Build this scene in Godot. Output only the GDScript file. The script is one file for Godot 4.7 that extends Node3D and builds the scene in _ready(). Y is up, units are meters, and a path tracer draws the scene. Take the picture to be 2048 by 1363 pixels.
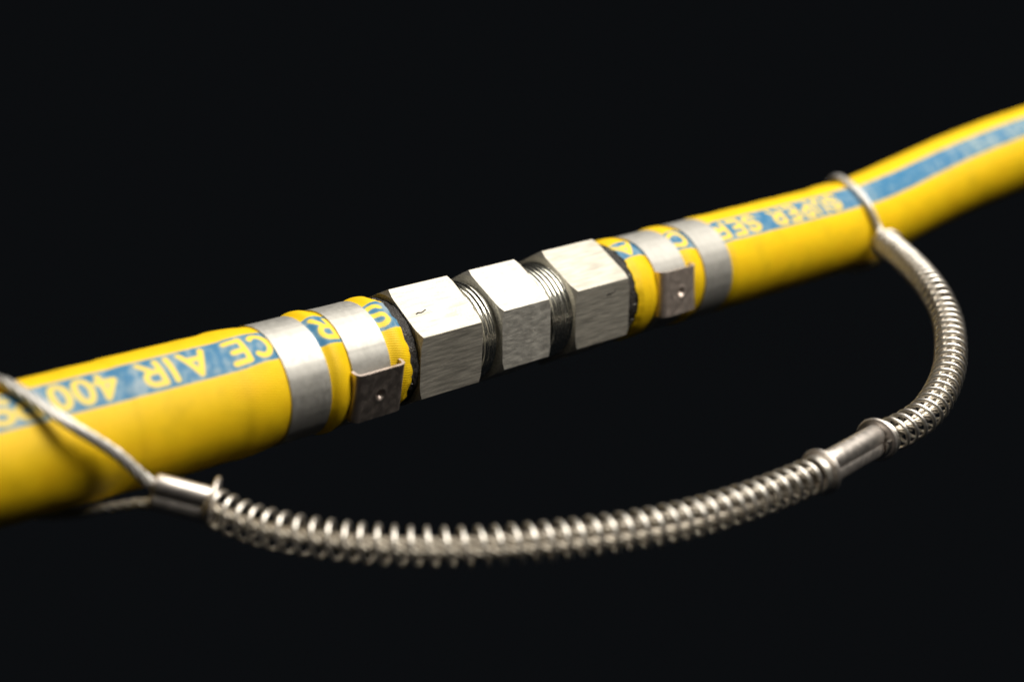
extends Node3D
# Two yellow air hoses joined by a hexagonal steel coupling, strap clamps on each hose and a
# whip-check safety cable with two coil springs, against plain studio black. The hose axis runs along +x.

const H := 0.0266            # height of the hose axis above the table top
const RH := 0.0222           # outer radius of the hose
var rng := RandomNumberGenerator.new()
var noise := FastNoiseLite.new()
var taken := {}
var M := {}

# ------------------------------------------------------------------ naming and metas
func numbered(called: String) -> String:
	var n: int = taken.get(called, 0)
	taken[called] = n + 1
	return called if n == 0 else "%s_%03d" % [called, n]

func thing(called: String, label: String, category: String, at: Vector3, group := "") -> Node3D:
	var o := Node3D.new()
	o.name = numbered(called)
	add_child(o)
	o.position = at
	o.set_meta("label", label)
	o.set_meta("category", category)
	if group != "":
		o.set_meta("group", group)
	return o

func root_offset(n: Node) -> Vector3:
	var p := Vector3.ZERO
	var k := n
	while k is Node3D and k != self:
		p += (k as Node3D).position
		k = k.get_parent()
	return p

# commits a SurfaceTool whose vertices are in world places as ONE named part of `parent`
func part(called: String, st: SurfaceTool, mat: Material, parent: Node3D) -> MeshInstance3D:
	var o := MeshInstance3D.new()
	o.mesh = st.commit()
	o.material_override = mat
	o.name = called
	var k := 0
	while parent.has_node(NodePath(o.name)):
		k += 1
		o.name = "%s_%03d" % [called, k]
	parent.add_child(o)
	o.position = -root_offset(parent)
	return o

# ------------------------------------------------------------------ mesh helpers
func new_st(smooth := 0) -> SurfaceTool:
	var st := SurfaceTool.new()
	st.begin(Mesh.PRIMITIVE_TRIANGLES)
	st.set_smooth_group(smooth)
	return st

func tri(st: SurfaceTool, a: Vector3, b: Vector3, c: Vector3) -> void:
	st.add_vertex(a)
	st.add_vertex(b)
	st.add_vertex(c)

func quad(st: SurfaceTool, a: Vector3, b: Vector3, c: Vector3, d: Vector3) -> void:
	tri(st, a, b, c)
	tri(st, a, c, d)

# rows of equally many points; front is where rows x columns turns clockwise
func add_grid(st: SurfaceTool, rows: Array, flip := false) -> void:
	for i in rows.size() - 1:
		var p: PackedVector3Array = rows[i]
		var q: PackedVector3Array = rows[i + 1]
		for j in p.size() - 1:
			if flip:
				quad(st, p[j], q[j], q[j + 1], p[j + 1])
			else:
				quad(st, p[j], p[j + 1], q[j + 1], q[j])

func add_grid_uv(st: SurfaceTool, rows: Array, uvs: Array, flip := false) -> void:
	for i in rows.size() - 1:
		for j in rows[i].size() - 1:
			var idx := [[i, j], [i, j + 1], [i + 1, j + 1], [i, j], [i + 1, j + 1], [i + 1, j]]
			if flip:
				idx = [[i, j], [i + 1, j], [i + 1, j + 1], [i, j], [i + 1, j + 1], [i, j + 1]]
			for k in idx:
				st.set_uv(uvs[k[0]][k[1]])
				st.add_vertex(rows[k[0]][k[1]])

func done(st: SurfaceTool) -> SurfaceTool:
	st.generate_normals()
	return st

# dense smooth curve through points
func catmull(pts: Array, step: float) -> PackedVector3Array:
	var raw := PackedVector3Array()
	var n := pts.size()
	for i in n - 1:
		var p0: Vector3 = pts[i - 1] if i > 0 else pts[0] * 2.0 - pts[1]
		var p1: Vector3 = pts[i]
		var p2: Vector3 = pts[i + 1]
		var p3: Vector3 = pts[i + 2] if i + 2 < n else pts[n - 1] * 2.0 - pts[n - 2]
		# centripetal
		var t1 := sqrt(p0.distance_to(p1))
		var t2 := t1 + sqrt(p1.distance_to(p2))
		var t3 := t2 + sqrt(p2.distance_to(p3))
		for k in 40:
			var t: float = lerpf(t1, t2, k / 40.0)
			var a1 := p0 * ((t1 - t) / t1) + p1 * (t / t1)
			var a2 := p1 * ((t2 - t) / (t2 - t1)) + p2 * ((t - t1) / (t2 - t1))
			var a3 := p2 * ((t3 - t) / (t3 - t2)) + p3 * ((t - t2) / (t3 - t2))
			var b1 := a1 * ((t2 - t) / t2) + a2 * (t / t2)
			var b2 := a2 * ((t3 - t) / (t3 - t1)) + a3 * ((t - t1) / (t3 - t1))
			raw.append(b1 * ((t2 - t) / (t2 - t1)) + b2 * ((t - t1) / (t2 - t1)))
	raw.append(pts[n - 1])
	# even spacing
	var total := 0.0
	for i in raw.size() - 1:
		total += raw[i].distance_to(raw[i + 1])
	var count := int(ceil(total / step))
	var out := PackedVector3Array()
	var seg := 0
	var at := 0.0
	for k in count + 1:
		var want := total * k / count
		while seg < raw.size() - 2 and at + raw[seg].distance_to(raw[seg + 1]) < want:
			at += raw[seg].distance_to(raw[seg + 1])
			seg += 1
		var l := raw[seg].distance_to(raw[seg + 1])
		out.append(raw[seg].lerp(raw[seg + 1], clampf((want - at) / maxf(l, 1e-9), 0, 1)))
	return out

# frames along a curve without twist: [tangent, normal, binormal] each
func frames(c: PackedVector3Array, up := Vector3.UP) -> Array:
	var out := []
	var nrm := Vector3.ZERO
	for i in c.size():
		var t := (c[mini(i + 1, c.size() - 1)] - c[maxi(i - 1, 0)]).normalized()
		if i == 0:
			nrm = (up - t * up.dot(t)).normalized()
		else:
			nrm = (nrm - t * nrm.dot(t)).normalized()
		out.append([t, nrm, t.cross(nrm)])
	return out

func add_tube(st: SurfaceTool, c: PackedVector3Array, r: float, sides: int, caps := true) -> void:
	var f := frames(c, Vector3(0.13, 1.0, 0.21))
	var rows := []
	for i in c.size():
		var row := PackedVector3Array()
		for j in sides + 1:
			var a := TAU * (j % sides) / sides
			row.append(c[i] + (f[i][1] * cos(a) + f[i][2] * sin(a)) * r)
		rows.append(row)
	add_grid(st, rows, true)
	if caps:
		for e in [0, c.size() - 1]:
			var tip: Vector3 = c[e] + f[e][0] * r * (-0.5 if e == 0 else 0.5)
			for j in sides:
				if e == 0:
					tri(st, rows[e][j + 1], rows[e][j], tip)
				else:
					tri(st, rows[e][j], rows[e][j + 1], tip)

# six strands twisted round a core
func add_rope(st: SurfaceTool, c: PackedVector3Array, r: float, lay: float, strands := 6) -> void:
	var f := frames(c)
	var len_at := 0.0
	var lines := []
	for k in strands:
		lines.append(PackedVector3Array())
	var rs := r * 0.315
	for i in c.size():
		if i > 0:
			len_at += c[i].distance_to(c[i - 1])
		for k in strands:
			var a: float = TAU * (len_at / lay + float(k) / strands)
			lines[k].append(c[i] + (f[i][1] * cos(a) + f[i][2] * sin(a)) * (r - rs))
	for k in strands:
		add_tube(st, lines[k], rs, 7)
	add_tube(st, c, rs * 1.1, 6)

# ring of revolution about the x axis from [x, r] pairs; r may be varied by a Callable(x, a, r)
func add_lathe(st: SurfaceTool, prof: Array, sides: int, vary = null) -> void:
	var rows := []
	for p in prof:
		var row := PackedVector3Array()
		for j in sides + 1:
			var a := TAU * (j % sides) / sides
			var r: float = p[1]
			if vary != null:
				r = vary.call(p[0], a, r)
			row.append(Vector3(p[0], H + r * cos(a), r * sin(a)))
		rows.append(row)
	add_grid(st, rows, true)

# ------------------------------------------------------------------ textures
func noise_tex(freq: float, oct: int, normal := false, strength := 4.0, s := 0, size := 256, ramp: Gradient = null) -> NoiseTexture2D:
	var n := FastNoiseLite.new()
	n.seed = s
	n.frequency = freq
	n.fractal_octaves = oct
	var t := NoiseTexture2D.new()
	t.noise = n
	t.width = size
	t.height = size
	t.seamless = true
	t.as_normal_map = normal
	t.bump_strength = strength
	if ramp:
		t.color_ramp = ramp
	return t

func grad(a: Color, b: Color, lo := 0.0, hi := 1.0) -> Gradient:
	var g := Gradient.new()
	g.set_color(0, a)
	g.set_color(1, b)
	g.set_offset(0, lo)
	g.set_offset(1, hi)
	return g

func metal(lin: Color, rough: float, grain: Vector3, grain_strength: float, seed_: int, rough_var := 0.12, tone := 0.88, met := 1.0, fine := 0.06, px := 256) -> StandardMaterial3D:
	var m := StandardMaterial3D.new()
	m.albedo_color = lin.linear_to_srgb()
	m.metallic = met
	m.metallic_specular = 0.5
	m.uv1_triplanar = true
	m.uv1_scale = grain
	m.roughness = minf(rough + rough_var, 1.0)
	m.roughness_texture = noise_tex(0.03, 4, false, 1, seed_ + 7, 256, grad(Color(1, 1, 1) * ((rough - rough_var) / (rough + rough_var)), Color.WHITE, 0.25, 0.75))
	m.albedo_texture = noise_tex(0.02, 5, false, 1, seed_ + 3, px, grad(Color(tone, tone, tone), Color.WHITE, 0.2, 0.7))
	if grain_strength > 0.0:
		m.normal_enabled = true
		m.normal_texture = noise_tex(fine, 4, true, 6.0, seed_, px)
		m.normal_scale = grain_strength
	return m

# stroke letters on a 0..1 square, y up
func arc(cx: float, cy: float, rx: float, ry: float, a0: float, a1: float, n := 10) -> Array:
	var out := []
	for k in n + 1:
		var a := deg_to_rad(lerpf(a0, a1, float(k) / n))
		out.append(Vector2(cx + rx * cos(a), cy + ry * sin(a)))
	return out

func glyph(c: String) -> Array:
	match c:
		"S":
			return [arc(0.5, 0.75, 0.4, 0.25, 20, 270) + arc(0.5, 0.25, 0.42, 0.25, 90, -160)]
		"U":
			return [[Vector2(0.1, 1)] + arc(0.5, 0.38, 0.4, 0.38, 180, 360) + [Vector2(0.9, 1)]]
		"P":
			return [[Vector2(0.12, 0), Vector2(0.12, 1), Vector2(0.5, 1)] + arc(0.55, 0.72, 0.36, 0.28, 90, -90) + [Vector2(0.12, 0.44)]]
		"R":
			return [[Vector2(0.12, 0), Vector2(0.12, 1), Vector2(0.5, 1)] + arc(0.55, 0.73, 0.34, 0.27, 90, -90) + [Vector2(0.12, 0.46)], [Vector2(0.5, 0.46), Vector2(0.95, 0)]]
		"E":
			return [[Vector2(0.9, 1), Vector2(0.12, 1), Vector2(0.12, 0), Vector2(0.92, 0)], [Vector2(0.12, 0.52), Vector2(0.75, 0.52)]]
		"V":
			return [[Vector2(0.05, 1), Vector2(0.5, 0), Vector2(0.95, 1)]]
		"I":
			return [[Vector2(0.5, 0), Vector2(0.5, 1)]]
		"C":
			return [arc(0.52, 0.5, 0.42, 0.5, 48, 312, 16)]
		"A":
			return [[Vector2(0.02, 0), Vector2(0.5, 1), Vector2(0.98, 0)], [Vector2(0.2, 0.33), Vector2(0.8, 0.33)]]
		"4":
			return [[Vector2(0.7, 0), Vector2(0.7, 1), Vector2(0.05, 0.32), Vector2(0.98, 0.32)]]
		"0":
			return [arc(0.5, 0.5, 0.38, 0.5, 0, 360, 20)]
	return []

func seg_dist(p: Vector2, a: Vector2, b: Vector2) -> float:
	var ab := b - a
	var t := clampf((p - a).dot(ab) / maxf(ab.length_squared(), 1e-12), 0.0, 1.0)
	return p.distance_to(a + ab * t)

# The printed cover of a hose, unrolled: columns run along the hose from s0 to s1 (metres), rows round it
# from -180 to 180 degrees. Yellow cloth-wrapped rubber with a blue printed band whose letters are left yellow.
# text: [letter, middle along the hose, width]; the letters stand with their tops towards larger angles and read towards -x.
func hose_images(s0: float, s1: float, text: Array, shift: Callable, fade: Callable, seed_: int) -> Array:
	var W := 2048
	var HH := 1024
	var data := PackedByteArray()
	data.resize(W * HH * 3)
	var bump := PackedByteArray()
	bump.resize(W * HH)
	var n1 := FastNoiseLite.new()
	n1.seed = seed_
	n1.frequency = 1.0
	n1.fractal_octaves = 3
	var dirt := Image.create(256, 128, false, Image.FORMAT_RF)
	for y in 128:
		for x in 256:
			dirt.set_pixel(x, y, Color(n1.get_noise_2d(x * 0.045 * (s1 - s0) / 0.2, y * 0.07 + 40.0), 0, 0))
	var base := Color(0.935, 0.772, 0.055)
	var circ := TAU * RH
	# ridges of the cloth impression run nearly along the hose, on a slow helix
	for y in HH:
		var arc_y := circ * y / HH
		for x in W:
			var s := s0 + (s1 - s0) * (x + 0.5) / W
			var d: float = dirt.get_pixel(x >> 3, y >> 3).r
			var q := (arc_y - s * 0.26 + d * 0.0003) / 0.00091
			var f := q - floorf(q)
			var ridge := 0.5 + 0.5 * sin(TAU * f)
			bump[y * W + x] = int(255.0 * clampf(0.12 + 0.6 * ridge + 0.22 * d, 0, 1))
			var k := 1.0 - 0.045 * maxf(0.0, d * 1.6) - 0.03 * (1.0 - ridge)
			var i := (y * W + x) * 3
			data[i] = int(255.0 * base.r * k)
			data[i + 1] = int(255.0 * base.g * (k - 0.03 * maxf(0.0, -d)))
			data[i + 2] = int(255.0 * base.b)
	# the printed band
	var mm := RH * PI / 180.0       # metres per degree
	var stroke := 0.00108
	var letters := []
	for t in text:
		var lines := []
		for g in glyph(t[0]):
			lines.append(g)
		letters.append([t[1], t[2], lines])
	var a_lo := int((0.0 + 180.0) / 360.0 * HH)
	var a_hi := int((56.0 + 180.0) / 360.0 * HH)
	var pale := Color(0.52, 0.60, 0.655)
	var blue := Color(0.215, 0.445, 0.60)
	var yel := Color(0.95, 0.80, 0.27)
	for x in W:
		var s := s0 + (s1 - s0) * (x + 0.5) / W
		var sh: Vector2 = shift.call(s)       # (lower, upper) edge in degrees
		var worn_here: float = fade.call(s)
		var near := []
		for l in letters:
			if absf(s - l[0]) < l[1] * 0.5 + 0.004:
				near.append(l)
		for y in range(a_lo, a_hi):
			var th := (y + 0.5) / HH * 360.0 - 180.0
			var e := minf(th - sh.x, sh.y - th) * mm     # metres inside the band
			e += 0.00018 * n1.get_noise_2d(s * 900.0, th * 0.8)
			if e < -0.0006:
				continue
			var band := smoothstep(-0.0002, 0.0003, e)
			var slant := s + (th - 30.0) * mm * 0.35
			var w := n1.get_noise_2d(slant * 210.0, th * 0.035) * 0.9 + n1.get_noise_2d(slant * 70.0 + 31.0, th * 0.05) * 0.7
			var q := ((th + 180.0) * mm - s * 0.26) / 0.00091
			var ridge := 0.5 + 0.5 * sin(TAU * (q - floorf(q)))
			var worn := clampf(0.30 + w * 1.15 + worn_here + 0.22 * (ridge - 0.5), 0.0, 1.0)
			worn = clampf(worn + 0.35 * smoothstep(0.0009, 0.0, e), 0.0, 1.0)
			var c := blue.lerp(pale, worn)
			# letters
			var dmin := 1.0
			var g0 := sh.x + (sh.y - sh.x) * 0.175
			var g1 := sh.x + (sh.y - sh.x) * 0.825
			for l in near:
				var p := Vector2((l[0] + l[1] * 0.5 - s), (th - g0) * mm)
				var sc := Vector2(l[1], (g1 - g0) * mm)
				for line in l[2]:
					for k in line.size() - 1:
						dmin = minf(dmin, seg_dist(p, line[k] * sc, line[k + 1] * sc))
			dmin += 0.00022 * n1.get_noise_2d(s * 1400.0, th * 1.5)
			if dmin < stroke + 0.001:
				var halo := smoothstep(stroke + 0.0009, stroke, dmin)
				c = c.lerp(pale.lerp(yel, 0.25), halo * 0.55)
				var yy := yel.lerp(pale, clampf(worn_here * 1.3, 0.0, 0.75)).lerp(blue.lerp(pale, 0.9), smoothstep(0.24, 0.28, s))
				c = c.lerp(yy, smoothstep(stroke + 0.0001, stroke - 0.0003, dmin))
			var i := (y * W + x) * 3
			var was := Color(data[i] / 255.0, data[i + 1] / 255.0, data[i + 2] / 255.0)
			if e < 0.0004:
				was = was.lerp(Color(0.95, 0.80, 0.38), smoothstep(-0.0006, -0.0001, e) * 0.6)
			c = was.lerp(c, band)
			data[i] = int(255.0 * c.r)
			data[i + 1] = int(255.0 * c.g)
			data[i + 2] = int(255.0 * c.b)
			bump[y * W + x] = int(bump[y * W + x] * (0.75 if worn < 0.5 else 0.9))
	var im := Image.create_from_data(W, HH, false, Image.FORMAT_RGB8, data)
	var bi := Image.create_from_data(W, HH, false, Image.FORMAT_L8, bump)
	return [ImageTexture.create_from_image(im), ImageTexture.create_from_image(bi)]

func hose_material(tex: Array) -> StandardMaterial3D:
	var m := StandardMaterial3D.new()
	m.albedo_texture = tex[0]
	m.roughness = 0.55
	m.metallic_specular = 0.38
	m.heightmap_enabled = true
	m.heightmap_texture = tex[1]
	m.heightmap_scale = 0.015
	return m

# ------------------------------------------------------------------ hoses
func bump1(x: float, mid: float, half: float) -> float:
	var t := clampf(absf(x - mid) / half, 0.0, 1.0)
	return 0.5 + 0.5 * cos(PI * t)

func trough(x: float, lo: float, hi: float, ease: float) -> float:
	return smoothstep(lo - ease, lo + 0.0003, x) * (1.0 - smoothstep(hi - 0.0003, hi + ease, x))

func hose_left_r(s: float, _a: float) -> float:
	var r := 0.0212
	r += 0.0008 * smoothstep(-0.27, -0.19, s)
	r += 0.0004 * smoothstep(-0.1545, -0.1500, s)              # edge of an outer wrap
	r += 0.0003 * smoothstep(-0.193, -0.190, s)
	r -= 0.0014 * (smoothstep(-0.150, -0.1350, s) * (1.0 - smoothstep(-0.1200, -0.1155, s)))          # squeezed by the straps
	r -= 0.0013 * trough(s, -0.1095, -0.0928, 0.0048)
	r += 0.0002 * bump1(s, -0.1146, 0.005)
	r += 0.0003 * bump1(s, -0.1405, 0.009)
	r -= 0.0012 * smoothstep(-0.0868, -0.0838, s)
	return r

func hose_right_r(s: float, a: float) -> float:
	var r := 0.0221
	r -= 0.0010 * trough(s, 0.0808, 0.0990, 0.0036)
	r -= 0.0013 * trough(s, 0.0502, 0.0694, 0.0036)
	r += 0.0003 * bump1(s, 0.0752, 0.005)
	r += 0.0002 * bump1(s, 0.1035, 0.01)
	r -= 0.0010 * smoothstep(0.0412, 0.0376, s)
	r += 0.0006 * bump1(s, 0.203, 0.012) * (0.5 + 0.5 * cos(a + 0.1))
	r -= 0.0005 * bump1(s, 0.2145, 0.010) * (0.5 + 0.5 * cos(a - 0.3))
	return r

func build_hose(o: Node3D, axis: PackedVector3Array, s_at: PackedFloat32Array, radius: Callable, edge: Callable, tex: Array, twist: Callable, noise_shift: float) -> void:
	var sides := 120
	var st := new_st()
	var rows := []
	var uvs := []
	var n := axis.size()
	for i in n:
		var t := (axis[mini(i + 1, n - 1)] - axis[maxi(i - 1, 0)]).normalized()
		var up := (Vector3.UP - t * t.y).normalized()
		var side := t.cross(up)
		var row := PackedVector3Array()
		var uv := PackedVector2Array()
		for j in sides + 1:
			var a := TAU * float(j) / sides - PI
			var aw := TAU * float(j % sides) / sides - PI
			var tw: float = twist.call(s_at[i])
			var r: float = radius.call(s_at[i], aw)
			r += 0.00016 * noise.get_noise_2d(s_at[i] * 90.0 + noise_shift, 1.5 * cos(aw)) + 0.00003 * noise.get_noise_2d(s_at[i] * 400.0 + noise_shift, 2.0 * sin(aw) + 9.0)
			var shift_edge: float = edge.call(s_at[i], aw)
			row.append(axis[i] + t * shift_edge + (up * cos(aw + tw) + side * sin(aw + tw)) * r)
			uv.append(Vector2((s_at[i] - s_at[0]) / (s_at[n - 1] - s_at[0]), (a + PI) / TAU))
		rows.append(row)
		uvs.append(uv)
	add_grid_uv(st, rows, uvs, true)
	st.generate_normals()
	part("hose_cover", st, hose_material(tex), o)
	# cut faces: yellow skin closing over the dark rubber wall, at both ends
	for end in [0, n - 1]:
		var e := new_st()
		var t := (axis[mini(end + 1, n - 1)] - axis[maxi(end - 1, 0)]).normalized()
		var inner := PackedVector3Array()
		var outer: PackedVector3Array = rows[end]
		for p in outer:
			inner.append(axis[end] + (p - axis[end]) * 0.62)
		add_grid(e, [outer, inner] if end == n - 1 else [inner, outer], true)
		part("cut_edge", done(e), M.rubber, o)

# black rubber inner tube squeezed out between the hose end and the fitting
func add_liner(o: Node3D, x0: float, x1: float, r: float, seed_: float) -> void:
	var st := new_st()
	var prof := []
	for k in 14:
		var t := k / 13.0
		prof.append([lerpf(x0, x1, t), r - 0.0005 * pow(absf(t * 2.0 - 1.0), 3.0)])
	var vary := func(x, a, rr):
		return rr + 0.0005 * noise.get_noise_3d(x * 900.0 + seed_, 9.0 * cos(a), 9.0 * sin(a)) + 0.0003 * noise.get_noise_3d(x * 3000.0 + seed_, 40.0 * cos(a), 40.0 * sin(a))
	add_lathe(st, prof, 160, vary)
	part("rubber_liner", done(st), M.rubber, o)

func loose_threads(o: Node3D, x: float, r: float, count: int, towards: float) -> void:
	var st := new_st()
	for k in count:
		var a := rng.randf_range(-0.5, 2.4)
		var p := Vector3(x, H + r * cos(a), r * sin(a))
		var out := Vector3(0, cos(a), sin(a))
		var along := Vector3(0, -sin(a), cos(a))
		var l := rng.randf_range(0.0006, 0.0022)
		var c := catmull([p - out * 0.0004, p + Vector3(towards * l * 0.6, 0, 0) + out * rng.randf_range(-0.0004, 0.0004), p + Vector3(towards * l, 0, 0) + out * rng.randf_range(-0.0006, 0.0009) + along * rng.randf_range(-0.001, 0.001)], 0.0004)
		add_tube(st, c, rng.randf_range(0.00007, 0.00014), 5)
	part("frayed_threads", done(st), M.thread, o).set_meta("kind", "stuff")

# ------------------------------------------------------------------ fittings
# outline of a hexagon with rounded corners: corners at phi + k * 60 degrees from straight up
func hex_outline(rc: float, phi: float, round_r: float) -> Array:
	var out := []
	for k in 6:
		var a := phi + TAU / 6.0 * k
		var cc := rc - round_r / cos(PI / 6.0)      # centre of the corner arc
		var centre := Vector2(cos(a), sin(a)) * cc
		for j in 7:
			var b := a + deg_to_rad(lerpf(-30, 30, j / 6.0))
			out.append([centre + Vector2(cos(b), sin(b)) * round_r, Vector2(cos(b), sin(b))])
		var a2 := a + TAU / 6.0
		var c2 := Vector2(cos(a2), sin(a2)) * cc
		var nb := Vector2(cos(a + PI / 6.0), sin(a + PI / 6.0))
		for j in range(1, 16):
			out.append([(centre + nb * round_r).lerp(c2 + nb * round_r, j / 16.0), nb])
	out.append(out[0])
	return out

func add_hex(st: SurfaceTool, x0: float, x1: float, rc: float, phi: float, cone_l: float, cone_r: float, bore: float) -> void:
	var ol := hex_outline(rc, phi, 0.00055)
	var n := ol.size()
	var cols := []
	for i in n:
		var p: Vector2 = ol[i][0]
		var r := p.length()
		var d := p / r
		var tl := maxf(0.0002, (r - cone_l) * 0.6)
		var tr := maxf(0.0002, (r - cone_r) * 0.6)
		var rl := minf(r, cone_l) - 0.0001
		var rr := minf(r, cone_r) - 0.0001
		cols.append([d, p, tl, tr, rl, rr, ol[i][1]])
	for i in n - 1:
		var a: Array = cols[i]
		var b: Array = cols[i + 1]
		var v := func(x, p): return Vector3(x, H + p.x, p.y)
		# the flats, with the normals of the outline
		for k in [[a, 0], [b, 1], [b, 0], [a, 0], [a, 1], [b, 1]]:
			var c: Array = k[0]
			st.set_normal(Vector3(0, c[6].x, c[6].y))
			st.add_vertex(v.call(x0 + c[2] if k[1] == 0 else x1 - c[3], c[1]))
		# chamfers
		for side in 2:
			var nx := -0.86 if side == 0 else 0.86
			var pts := []
			for c in [a, b]:
				if side == 0:
					pts.append([v.call(x0, c[0] * c[4]), v.call(x0 + c[2], c[1]), Vector3(nx, c[0].x * 0.5, c[0].y * 0.5)])
				else:
					pts.append([v.call(x1, c[0] * c[5]), v.call(x1 - c[3], c[1]), Vector3(nx, c[0].x * 0.5, c[0].y * 0.5)])
			var order := [[0, 0], [1, 1], [1, 0], [0, 0], [0, 1], [1, 1]] if side == 0 else [[0, 0], [1, 0], [1, 1], [0, 0], [1, 1], [0, 1]]
			for k in order:
				st.set_normal(pts[k[0]][2].normalized())
				st.add_vertex(pts[k[0]][k[1]])
			# end face, down to the bore
			var fn := Vector3(-1 if side == 0 else 1, 0, 0)
			var x := x0 if side == 0 else x1
			var ra: float = a[4] if side == 0 else a[5]
			var rb: float = b[4] if side == 0 else b[5]
			var q := [v.call(x, a[0] * bore), v.call(x, b[0] * bore), v.call(x, b[0] * rb), v.call(x, a[0] * ra)]
			for k in ([0, 2, 1, 0, 3, 2] if side == 0 else [0, 1, 2, 0, 2, 3]):
				st.set_normal(fn)
				st.add_vertex(q[k])

func add_thread(st: SurfaceTool, x0: float, x1: float, r: float, pitch: float, depth: float) -> void:
	var sides := 96
	var steps := int((x1 - x0) / pitch * 14.0)
	var rows := []
	for i in steps + 1:
		var x := lerpf(x0, x1, float(i) / steps)
		var row := PackedVector3Array()
		for j in sides + 1:
			var a := TAU * (j % sides) / sides
			var t := x / pitch - a / TAU
			t = absf((t - floorf(t)) * 2.0 - 1.0)
			t = smoothstep(0.10, 0.90, t)
			var rr := r - depth * (1.0 - t)
			row.append(Vector3(x, H + rr * cos(a), rr * sin(a)))
		rows.append(row)
	add_grid(st, rows, true)

# ------------------------------------------------------------------ clamps
# a sheet of metal from a grid of middle points and its outward normals, with thickness
func add_sheet(st: SurfaceTool, pts: Array, nrm: Array, t: float, wrap := false) -> void:
	var o := []
	var inn := []
	for i in pts.size():
		var ro := PackedVector3Array()
		var ri := PackedVector3Array()
		for j in pts[i].size():
			ro.append(pts[i][j] + nrm[i][j] * t * 0.5)
			ri.append(pts[i][j] - nrm[i][j] * t * 0.5)
		o.append(ro)
		inn.append(ri)
	st.set_smooth_group(0)
	add_grid(st, o, true)
	st.set_smooth_group(1)
	add_grid(st, inn, false)
	st.set_smooth_group(2)
	var last: int = pts.size() - 1
	add_grid(st, [inn[0], o[0]], true)
	add_grid(st, [o[last], inn[last]], true)
	if not wrap:
		st.set_smooth_group(3)
		var e0 := [PackedVector3Array(), PackedVector3Array()]
		var e1 := [PackedVector3Array(), PackedVector3Array()]
		for i in pts.size():
			var m: int = pts[i].size() - 1
			e0[0].append(o[i][0])
			e0[1].append(inn[i][0])
			e1[0].append(inn[i][m])
			e1[1].append(o[i][m])
		add_grid(st, e0, true)
		add_grid(st, e1, true)

func strap_ring(st: SurfaceTool, x0: float, x1: float, radius: Callable, t: float, wob: float) -> void:
	var pts := []
	var nrm := []
	var m := 12
	for i in m + 1:
		var u := float(i) / m
		var row := PackedVector3Array()
		var nr := PackedVector3Array()
		for j in 129:
			var a := TAU * (j % 128) / 128
			var r: float = radius.call(u) + t * 0.5 + 0.0001 * noise.get_noise_2d(30.0 * cos(a) + wob, 30.0 * sin(a))
			var lean := wob * 0.0004 * sin(a)
			row.append(Vector3(lerpf(x0, x1, u) + lean, H + r * cos(a), r * sin(a)))
			nr.append(Vector3((u - 0.5) * -0.3 if (i == 0 or i == m) else 0.0, cos(a), sin(a)).normalized())
		pts.append(row)
		nrm.append(nr)
	add_sheet(st, pts, nrm, t, true)

# a folded buckle plate: flat front with a punch mark, its two sides bent back to the hose
func buckle(st: SurfaceTool, x_mid: float, half_w: float, ang: float, dist: float, half_l: float, legs: float, bend: float) -> void:
	var n := Vector3(0, cos(ang), sin(ang))
	var d := Vector3(0, -sin(ang), cos(ang))     # downwards along the plate
	var base := Vector3(x_mid, H, 0) + n * dist
	var prof := []                                # [x, outward, normal x, normal out]
	for k in 4:
		prof.append([-half_w, -legs + (legs - bend) * k / 4.0, -1.0, 0.0])
	for k in 7:
		var a := PI / 2 * k / 6.0
		prof.append([-half_w + bend - bend * cos(a), -bend + bend * sin(a), -cos(a), sin(a)])
	for k in range(1, 40):
		prof.append([lerpf(-half_w + bend, half_w - bend, k / 40.0), 0.0, 0.0, 1.0])
	for k in 7:
		var a := PI / 2 * (1.0 - k / 6.0)
		prof.append([half_w - bend + bend * cos(a), -bend + bend * sin(a), cos(a), sin(a)])
	for k in range(1, 5):
		prof.append([half_w, -bend - (legs - bend) * k / 4.0, 1.0, 0.0])
	var pts := []
	var nrm := []
	for i in prof.size():
		var row := PackedVector3Array()
		var nr := PackedVector3Array()
		for j in 61:
			var v := lerpf(-half_l, half_l, j / 60.0)
			var x: float = prof[i][0]
			var o: float = prof[i][1]
			var rad := Vector2(x, v - 0.0005).length()
			var dent := 0.0
			if prof[i][3] > 0.9:
				dent = -0.0016 * exp(-pow(rad / 0.0013, 2.0)) + 0.0002 * exp(-pow((rad - 0.0022) / 0.0008, 2.0))
				dent += 0.00005 * noise.get_noise_2d(x * 260.0 + x_mid * 900.0, v * 260.0)
			row.append(base + Vector3(x, 0, 0) + n * (o + dent) + d * v)
			nr.append((Vector3(prof[i][2], 0, 0) + n * prof[i][3]).normalized())
		pts.append(row)
		nrm.append(nr)
	add_sheet(st, pts, nrm, 0.0011)

# ------------------------------------------------------------------ whip-check cable parts
func add_disc(st: SurfaceTool, at: Vector3, dir: Vector3, prof: Array, sides := 48) -> void:
	var t := dir.normalized()
	var u := (Vector3.UP - t * t.y).normalized()
	var w := t.cross(u)
	var rows := []
	for p in prof:
		var row := PackedVector3Array()
		for j in sides + 1:
			var a := TAU * (j % sides) / sides
			row.append(at + t * p[0] + (u * cos(a) + w * sin(a)) * p[1])
		rows.append(row)
	add_grid(st, rows, true)

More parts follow.
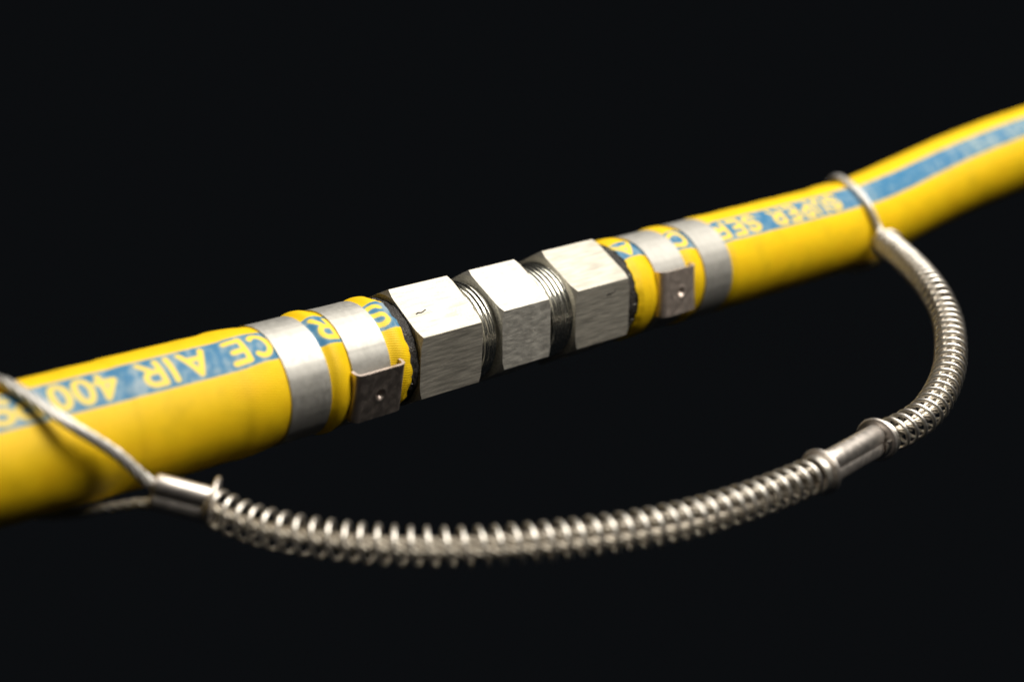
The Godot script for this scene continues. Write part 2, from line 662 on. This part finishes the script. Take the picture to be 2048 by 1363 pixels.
# double-barrelled sleeve crimped on two cables side by side; `lie` points from the first barrel to the second
func double_sleeve(st: SurfaceTool, a: Vector3, b: Vector3, r: float, gap: float, lie: Vector3) -> void:
	var t := (b - a).normalized()
	var v := (lie - t * lie.dot(t)).normalized()
	var u := v.cross(t)
	var outline := []
	for k in 96:
		var ang := TAU * k / 96.0
		# union of two discs joined by a shallow groove
		var best := 0.0
		for s in [-1.0, 1.0]:
			var cx: float = s * gap * 0.5
			var dx := cos(ang)
			var disc := r * r - cx * cx * (1.0 - dx * dx)
			if disc > 0.0:
				best = maxf(best, cx * dx + sqrt(disc))
		outline.append(Vector2(cos(ang), sin(ang)) * best)
	var l := a.distance_to(b)
	var rows := []
	for p in [[0.0, 0.55], [0.0, 0.86], [0.0004, 0.96], [0.001, 1.0], [l * 0.33, 1.0], [l * 0.66, 1.0], [l - 0.001, 1.0], [l - 0.0004, 0.96], [l, 0.86], [l, 0.55]]:
		var row := PackedVector3Array()
		for k in 97:
			var q: Vector2 = outline[k % 96] * p[1]
			row.append(a + t * p[0] + v * q.x + u * q.y)
		rows.append(row)
	add_grid(st, rows, false)

func washer_profile(r_in: float, r_out: float, t: float) -> Array:
	var out := [[-t * 0.5, r_in]]
	for k in 9:
		var a := PI * k / 8.0
		out.append([-t * 0.5 * cos(a), r_out - t * 0.5 + t * 0.5 * sin(a)])
	out.append([t * 0.5, r_in])
	out.append([-t * 0.5, r_in])
	return out

# helix round a curve, with closed turns at both ends
func coil(c: PackedVector3Array, r: float, wire: float, pitch0: float, pitch1: float, closed0: float, closed1: float, start: float) -> PackedVector3Array:
	var f := frames(c)
	var lens := PackedFloat32Array([0.0])
	for i in range(1, c.size()):
		lens.append(lens[i - 1] + c[i].distance_to(c[i - 1]))
	var total := lens[lens.size() - 1]
	var out := PackedVector3Array()
	var s := 0.0
	var a := start
	var i := 0
	while s < total:
		while i < c.size() - 2 and lens[i + 1] < s:
			i += 1
		var t := clampf((s - lens[i]) / (lens[i + 1] - lens[i]), 0.0, 1.0)
		var p := c[i].lerp(c[i + 1], t)
		var n: Vector3 = f[i][1].lerp(f[i + 1][1], t).normalized()
		var b: Vector3 = f[i][2].lerp(f[i + 1][2], t).normalized()
		var rr := r + 0.00012 * noise.get_noise_2d(a * 3.0, 77.0)
		out.append(p + (n * cos(a) + b * sin(a)) * rr)
		var pitch := lerpf(pitch0, pitch1, s / total) * (1.0 + 0.22 * noise.get_noise_1d(s * 500.0))
		if s < closed0 * wire or s > total - closed1 * wire:
			pitch = wire * 1.02
		a += TAU / 26.0
		s += pitch / 26.0
	return out

func v3(x: float, y: float, z: float) -> Vector3:
	return Vector3(x, y, z) * 0.001 + Vector3(0, H, 0)

func shifted(c: PackedVector3Array, by: Vector3) -> PackedVector3Array:
	var out := PackedVector3Array()
	for p in c:
		out.append(p + by)
	return out

# two cables lying beside each other and twisting slowly round a curve
func pair(c: PackedVector3Array, off: float, which: float) -> PackedVector3Array:
	var f := frames(c)
	var out := PackedVector3Array()
	for i in c.size():
		var a := 0.9 + i * 0.012 + which
		out.append(c[i] + (f[i][1] * cos(a) + f[i][2] * sin(a)) * off)
	return out

# ------------------------------------------------------------------
func _ready() -> void:
	rng.seed = 11
	noise.seed = 5
	noise.frequency = 0.6
	noise.fractal_octaves = 2

	# ---- camera: a 50 mm lens 0.57 m from the coupling, looking 18.5 degrees down
	var cam := Camera3D.new()
	cam.name = "camera"
	cam.position = Vector3(-0.38506, 0.17362 + H, 0.40585)
	cam.basis = Basis(Vector3(0.73873, 0.00143, 0.67400), Vector3(0.21292, 0.94829, -0.23538), Vector3(-0.63949, 0.31739, 0.70023)).orthonormalized()
	var lens := CameraAttributesPhysical.new()
	lens.frustum_focal_length = 50.0
	lens.frustum_focus_distance = 0.535
	lens.exposure_aperture = 4.0
	lens.frustum_near = 0.05
	lens.frustum_far = 60.0
	cam.attributes = lens
	cam.fov = 26.99
	cam.near = 0.05
	cam.far = 60.0
	add_child(cam)
	cam.make_current()

	# ---- surroundings: an unlit studio, nearly black
	var env := Environment.new()
	env.background_mode = Environment.BG_COLOR
	env.background_color = Color(0.0035, 0.0040, 0.0047).linear_to_srgb()
	env.tonemap_mode = Environment.TONE_MAPPER_LINEAR
	env.tonemap_exposure = 1.0
	env.sdfgi_enabled = true
	env.ssao_enabled = true
	env.ssil_enabled = true
	var we := WorldEnvironment.new()
	we.name = "environment"
	we.environment = env
	add_child(we)

	# ---- two softboxes: the key in front on the right, a second one overhead
	for k in 2:
		var soft := AreaLight3D.new()
		soft.name = "softbox_key" if k == 0 else "softbox_overhead"
		soft.area_size = Vector2(0.75, 0.65) if k == 0 else Vector2(0.9, 0.7)
		soft.light_energy = 3.0 if k == 0 else 1.7
		soft.light_color = Color(1.0, 0.975, 0.93)
		soft.shadow_enabled = true
		soft.area_range = 8.0
		add_child(soft)
		soft.look_at_from_position(Vector3(0.38, 1.27, 0.66) if k == 0 else Vector3(0.32, 1.44, 0.0), Vector3(0.0, 0.02, 0.04), Vector3(1, 0, 0))

	make_materials()
	make_hoses()
	make_coupling()
	make_clamps()
	make_whip_check()

func make_materials() -> void:
	# extruded steel flats: long fine lines along the bar
	M.hex_steel = metal(Color(0.58, 0.55, 0.485), 0.60, Vector3(7, 70, 70), 0.10, 21, 0.06, 0.86, 0.94, 0.16, 512)
	# the middle nut is brighter and rougher sawn
	M.nipple_steel = metal(Color(0.65, 0.63, 0.58), 0.60, Vector3(16, 60, 60), 0.26, 31, 0.06, 0.88, 0.95, 0.14, 512)
	M.zinc = metal(Color(0.90, 0.885, 0.80), 0.25, Vector3(120, 20, 20), 0.03, 41, 0.04, 0.94)
	M.strap = metal(Color(0.52, 0.51, 0.48), 0.60, Vector3(60, 30, 30), 0.03, 51, 0.04, 0.95, 0.90)
	M.buckle = metal(Color(0.62, 0.53, 0.48), 0.44, Vector3(30, 30, 30), 0.03, 61, 0.05, 0.94)
	M.buckle_light = metal(Color(0.72, 0.62, 0.56), 0.52, Vector3(30, 30, 30), 0.03, 61, 0.05, 0.94)
	M.wire = metal(Color(0.92, 0.88, 0.82), 0.38, Vector3(90, 90, 90), 0.05, 71, 0.06, 0.9, 1.0)
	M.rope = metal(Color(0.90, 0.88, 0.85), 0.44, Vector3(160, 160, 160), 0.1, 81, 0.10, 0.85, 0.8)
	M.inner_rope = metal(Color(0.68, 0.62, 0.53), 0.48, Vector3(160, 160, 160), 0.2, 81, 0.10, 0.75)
	M.sleeve = metal(Color(0.84, 0.78, 0.73), 0.44, Vector3(40, 40, 40), 0.02, 91, 0.04, 0.92)
	var rub := StandardMaterial3D.new()
	rub.albedo_color = Color(0.020, 0.017, 0.015).linear_to_srgb()
	rub.roughness = 0.55
	rub.uv1_triplanar = true
	rub.uv1_scale = Vector3(90, 90, 90)
	rub.normal_enabled = true
	rub.normal_texture = noise_tex(0.08, 4, true, 8.0, 101)
	rub.albedo_texture = noise_tex(0.05, 3, false, 1.0, 102, 256, grad(Color(0.7, 0.7, 0.7), Color(1, 0.95, 0.9), 0.3, 0.75))
	M.rubber = rub
	var th := StandardMaterial3D.new()
	th.albedo_color = Color(0.45, 0.42, 0.36).linear_to_srgb()
	th.roughness = 0.8
	M.thread = th

func make_hoses() -> void:
	# left hose
	var o := thing("air_hose", "yellow air hose left of the coupling, its blue band reading AIR 400 PSI upside down", "hose", Vector3(-0.19, 0, 0), "yellow air hoses")
	var txt := [["S", -0.0905, 0.0078], ["E", -0.1020, 0.0070], ["R", -0.1134, 0.0072], ["V", -0.1245, 0.0078], ["I", -0.1322, 0.004], ["C", -0.1402, 0.0082], ["E", -0.1495, 0.0074],
		["A", -0.1655, 0.0086], ["I", -0.1743, 0.004], ["R", -0.1812, 0.0076], ["4", -0.1972, 0.0066], ["0", -0.2051, 0.0066], ["0", -0.2128, 0.0066], ["P", -0.2238, 0.0074], ["S", -0.2318, 0.0074], ["I", -0.2400, 0.004]]
	var shift := func(s):
		var k := 2.5 * smoothstep(-0.152, -0.14, s)
		return Vector2(13.0 - k, 49.7 - k)
	var fade := func(s): return 0.12 * smoothstep(-0.15, -0.20, s) + 0.65 * smoothstep(-0.0885, -0.0855, s) - 0.16 * smoothstep(-0.125, -0.112, s)
	var s0 := -0.300
	var s1 := -0.0838
	var tex := hose_images(s0, s1, txt, shift, fade, 3)
	var axis := PackedVector3Array()
	var sa := PackedFloat32Array()
	var n := 260
	for i in n + 1:
		var s := lerpf(s0, s1, float(i) / n)
		axis.append(Vector3(s, H + 0.0008 * smoothstep(-0.17, -0.27, s), 0))
		sa.append(s)
	var edge_l := func(s, a):
		return smoothstep(-0.0885, -0.0838, s) * 0.0011 * (noise.get_noise_2d(5.0 * cos(a) + 3.0, 5.0 * sin(a)) + 0.25 * noise.get_noise_2d(14.0 * cos(a), 14.0 * sin(a)))
	build_hose(o, axis, sa, hose_left_r, edge_l, tex, func(_s): return 0.0, 0.0)
	add_liner(o, -0.0850, -0.0782, 0.0208, 0.0)
	loose_threads(o, -0.0836, 0.0206, 26, 1.0)

	# right hose: straight as far as the cable loop, then lifting and swinging towards the camera
	var o2 := thing("air_hose", "yellow air hose right of the coupling, its blue band reading SUPER SERVICE upside down", "hose", Vector3(0.2, 0, 0), "yellow air hoses")
	var pts := [v3(37.6, 0, 0), v3(110, 0, 0), v3(160, 0, 0), v3(200, 0.2, 0), v3(222, 0.4, -0.6), v3(246, 2.6, -1.2), v3(272, 6.2, -1.0), v3(310, 14.6, 5.6), v3(353, 23.6, 17.0), v3(400, 32, 33)]
	var ax := catmull(pts, 0.0012)
	var sb := PackedFloat32Array([0.0376])
	for i in range(1, ax.size()):
		sb.append(sb[i - 1] + ax[i].distance_to(ax[i - 1]))
	var send := sb[sb.size() - 1]
	var txt2 := [["A", 0.0425, 0.0095], ["E", 0.0620, 0.0080], ["C", 0.0735, 0.0088], ["I", 0.0830, 0.004], ["V", 0.0915, 0.0085], ["R", 0.1015, 0.0082], ["E", 0.1130, 0.0080], ["S", 0.1235, 0.0084],
		["R", 0.1430, 0.0084], ["E", 0.1540, 0.0080], ["P", 0.1648, 0.0080], ["U", 0.1756, 0.0082], ["S", 0.1862, 0.0084],
		["I", 0.305, 0.004], ["S", 0.3135, 0.008], ["P", 0.3235, 0.008], ["0", 0.3400, 0.007], ["0", 0.3485, 0.007], ["4", 0.3570, 0.007], ["R", 0.374, 0.008], ["I", 0.382, 0.004], ["A", 0.390, 0.009]]
	var shift2 := func(s):
		var k := 1.0 - smoothstep(0.045, 0.096, s)
		var far := smoothstep(0.215, 0.33, s)
		return Vector2(15.5 - 6.0 * k + 4.0 * far, 49.0 - 12.5 * k + 1.0 * far)
	var fade2 := func(s): return -0.14 + 0.3 * smoothstep(0.044, 0.04, s) + 0.16 * smoothstep(0.13, 0.19, s) - 0.22 * smoothstep(0.215, 0.24, s) + 0.25 * bump1(s, 0.219, 0.012)
	var tex2 := hose_images(0.0376, send, txt2, shift2, fade2, 8)
	var edge_r := func(s, a):
		return smoothstep(0.0425, 0.0376, s) * (0.0009 * (noise.get_noise_2d(6.0 * cos(a) + 8.0, 6.0 * sin(a)) + 0.4 * noise.get_noise_2d(16.0 * cos(a), 16.0 * sin(a) + 4.0)))
	build_hose(o2, ax, sb, hose_right_r, edge_r, tex2, func(_s): return 0.0, 40.0)
	add_liner(o2, 0.0308, 0.0386, 0.0207, 5.0)
	loose_threads(o2, 0.0375, 0.0207, 34, -1.0)

func make_coupling() -> void:
	var a := thing("hex_fitting", "pale steel hexagonal hose fitting with a scratched top face, screwed into the left hose", "hose fitting", Vector3(-0.065, 0, 0), "hexagonal hose fittings")
	var st := new_st()
	add_hex(st, -0.0795, -0.0492, 0.0247, deg_to_rad(4.4), 0.0226, 0.0229, 0.008)
	part("hex_body", st, M.hex_steel, a)
	scratch(a, Vector3(-0.0745, 0, 0), deg_to_rad(34.4), 0.0214, 0.0015)

	var b := thing("hex_nipple", "bright threaded steel nipple with the smallest hexagon, in the middle of the coupling", "pipe nipple", Vector3(-0.026, 0, 0))
	st = new_st()
	add_hex(st, -0.0385, -0.0127, 0.0240, 0.0, 0.0222, 0.0224, 0.008)
	part("hex_body", st, M.nipple_steel, b)
	for side in 2:
		st = new_st()
		if side == 0:
			add_thread(st, -0.0510, -0.0408, 0.0200, 0.00231, 0.00085)
			add_lathe(st, [[-0.0408, 0.0187], [-0.0386, 0.0187]], 96)
		else:
			add_thread(st, -0.0105, 0.0020, 0.0200, 0.00231, 0.00085)
			add_lathe(st, [[-0.0126, 0.0187], [-0.0105, 0.0187]], 96)
		part("pipe_thread", done(st), M.zinc, b)

	var c := thing("hex_fitting", "pale steel hexagonal fitting in the end of the right hose, nick in its front face", "hose fitting", Vector3(0.016, 0, 0), "hexagonal hose fittings")
	st = new_st()
	add_hex(st, 0.0005, 0.0320, 0.0247, deg_to_rad(0.3), 0.0226, 0.0229, 0.008)
	part("hex_body", st, M.hex_steel, c)
	scratch(c, Vector3(0.0185, -0.0075, 0), deg_to_rad(90.3), 0.0214, -0.0005)

# a short raised burr where the flat was nicked
func scratch(o: Node3D, at: Vector3, ang: float, apothem: float, along: float) -> void:
	var n := Vector3(0, cos(ang), sin(ang))
	var d := Vector3(0, -sin(ang), cos(ang))
	var p := Vector3(at.x, H, 0) + n * (apothem - 0.00002) + d * (at.y if at.y != 0.0 else along)
	var st := new_st()
	add_tube(st, catmull([p, p + Vector3(0.0012, 0, 0) - d * 0.0004 + n * 0.0001, p + Vector3(0.0026, 0, 0) - d * 0.0002, p + Vector3(0.0052, 0, 0) - d * 0.0010 - n * 0.0001], 0.0003), 0.00028, 7)
	part("nick", done(st), M.rubber, o)

func make_clamps() -> void:
	var grp := "steel strap clamps"
	var a := thing("hose_clamp", "plain stainless strap clamp beside the letters CE on the left hose, buckle out of sight", "hose clamp", Vector3(-0.128, 0, 0), grp)
	var st := new_st()
	strap_ring(st, -0.1362, -0.1197, func(u): return 0.0212 - 0.0001 * sin(PI * u), 0.0008, 1.0)
	part("strap", done(st), M.strap, a)
	var b := thing("hose_clamp", "stainless strap clamp with a dark dimpled buckle, at the end of the left hose", "hose clamp", Vector3(-0.101, 0, 0), grp)
	st = new_st()
	strap_ring(st, -0.1095, -0.0928, func(u): return 0.0213 - 0.0001 * sin(PI * u), 0.0008, -1.0)
	part("strap", done(st), M.strap, b)
	st = new_st()
	buckle(st, -0.0998, 0.0104, deg_to_rad(102.0), 0.0240, 0.0097, 0.0038, 0.0020)
	part("buckle", done(st), M.buckle, b)
	var c := thing("hose_clamp", "stainless strap clamp with a dimpled buckle, between the right fitting and a plain clamp", "hose clamp", Vector3(0.06, 0, 0), grp)
	st = new_st()
	strap_ring(st, 0.0502, 0.0694, func(u): return 0.0209 - 0.0001 * sin(PI * u), 0.0008, 0.5)
	part("strap", done(st), M.strap, c)
	st = new_st()
	buckle(st, 0.0612, 0.0106, deg_to_rad(87.0), 0.0240, 0.0098, 0.0045, 0.0034)
	part("buckle", done(st), M.buckle_light, c)
	var d := thing("hose_clamp", "plain stainless strap clamp on the right hose beside the printed word SUPER SERVICE", "hose clamp", Vector3(0.09, 0, 0), grp)
	st = new_st()
	strap_ring(st, 0.0808, 0.0990, func(u): return 0.0212 - 0.0001 * sin(PI * u), 0.0008, -0.6)
	part("strap", done(st), M.strap, d)

func make_whip_check() -> void:
	var o := thing("whip_check_cable", "stainless safety cable with two coil springs, looped round both hoses across the coupling", "safety cable", Vector3(0.02, 0, 0.15))
	var rc := 0.0019
	# loop round the left hose
	var left := [v3(-183, -14.0, 41), v3(-188.5, -12.2, 36), v3(-194, -9.6, 31), v3(-204, 2.8, 27.6), v3(-216, 14.4, 23.6), v3(-221.5, 20.6, 15), v3(-226, 24.6, 2), v3(-229, 21.5, -12), v3(-231, 10, -22.6), v3(-230, -5, -24.2), v3(-226, -17, -18), v3(-219, -24.1, -5), v3(-211, -23.6, 5), v3(-203.5, -20.0, 16), v3(-195.5, -16.6, 28), v3(-190, -17.4, 35.5), v3(-184.2, -19.4, 41.5)]
	var st := new_st()
	add_rope(st, catmull(left, 0.0011), rc, 0.026)
	part("cable_loop", done(st), M.rope, o)
	# loop round the right hose
	var right := [v3(196.0, -0.2, 38.6), v3(200.6, 1.0, 33.4), v3(207.6, 3.0, 25.6), v3(205.0, 14.4, 20.0), v3(205.5, 21.0, 13.0), v3(210, 24.6, 1), v3(218, 22.8, -10), v3(226, 13, -21.5), v3(228, -2, -25), v3(225, -17, -18.5), v3(219, -24.2, -4), v3(221, -23.0, 6), v3(219, -16.0, 19), v3(210.5, -7.6, 28.0), v3(201.4, -3.6, 34.4), v3(197.0, -3.2, 39.2)]
	st = new_st()
	add_rope(st, catmull(right, 0.0011), rc, 0.026)
	part("cable_loop", done(st), M.rope, o)
	# springs
	var run1 := catmull([v3(-180.8, -17.2, 44.0), v3(-176.2, -19.5, 56.0), v3(-167.5, -19.9, 76), v3(-140.5, -19.9, 110), v3(-86.5, -19.9, 141.3), v3(-50, -19.7, 150), v3(-13.6, -19.4, 152.4)], 0.001)
	var run2 := catmull([v3(25.2, -19.4, 148.6), v3(36, -19.0, 149.9), v3(53.4, -17.3, 149.6), v3(70.1, -14.7, 145.4), v3(89.3, -11.4, 137.5), v3(107.5, -8.0, 126.9), v3(126.2, -4.7, 113.6), v3(142.3, -0.6, 98.0), v3(161.5, 1.4, 77.0), v3(182.6, 1.3, 53.4), v3(197.6, 0.2, 37.0)], 0.001)
	var wire := 0.00148
	st = new_st()
	add_tube(st, coil(run1, 0.0058, wire, 0.0052, 0.0050, 1.2, 2.2, 0.3), wire * 0.5, 10)
	part("spring", done(st), M.wire, o)
	st = new_st()
	add_tube(st, coil(run2, 0.0058, wire, 0.0052, 0.0058, 1.6, 0.0, 1.3), wire * 0.5, 10)
	part("spring", done(st), M.wire, o)
	# the doubled cable inside the springs
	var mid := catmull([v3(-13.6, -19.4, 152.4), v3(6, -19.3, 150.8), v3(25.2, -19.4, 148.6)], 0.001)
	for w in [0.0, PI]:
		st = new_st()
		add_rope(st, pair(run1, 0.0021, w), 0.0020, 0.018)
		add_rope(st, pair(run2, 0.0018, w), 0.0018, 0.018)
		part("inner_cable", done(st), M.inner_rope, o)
	# sleeves with their flanges
	st = new_st()
	double_sleeve(st, v3(-194.6, -11.6, 31.0), v3(-180.4, -17.0, 44.4), 0.0035, 0.0050, Vector3(0.0, -1.0, 0.1))
	var s1 := part("sleeve", done(st), M.sleeve, o)
	flange(s1, v3(-180.8, -15.4, 43.4), Vector3(14.2, -4.8, 12.4), 0.0083)
	st = new_st()
	double_sleeve(st, v3(-13.4, -19.4, 152.3), v3(25.0, -19.4, 148.7), 0.0039, 0.0044, Vector3(0.0, -1.0, 0.05))
	var s2 := part("sleeve", done(st), M.sleeve, o)
	flange(s2, v3(-13.2, -19.2, 152.3), Vector3(30, 0, -1.5), 0.0080)
	flange(s2, v3(25.0, -19.2, 148.7), Vector3(30, 0, -3.5), 0.0080)
	st = new_st()
	double_sleeve(st, v3(200.6, 1.0, 33.0), v3(195.4, -0.6, 39.6), 0.0031, 0.0044, Vector3(0.2, -1.0, 0.2))
	var s3 := part("sleeve", done(st), M.sleeve, o)
	flange(s3, v3(197.8, 0.1, 36.6), Vector3(-0.66, -0.1, 0.75), 0.0078)

func flange(sleeve: MeshInstance3D, at: Vector3, dir: Vector3, r: float) -> void:
	var st := new_st()
	add_disc(st, at, dir, washer_profile(0.0022, r, 0.0015))
	st.generate_normals()
	var m := part("flange", st, M.sleeve, sleeve)
	m.position = Vector3.ZERO
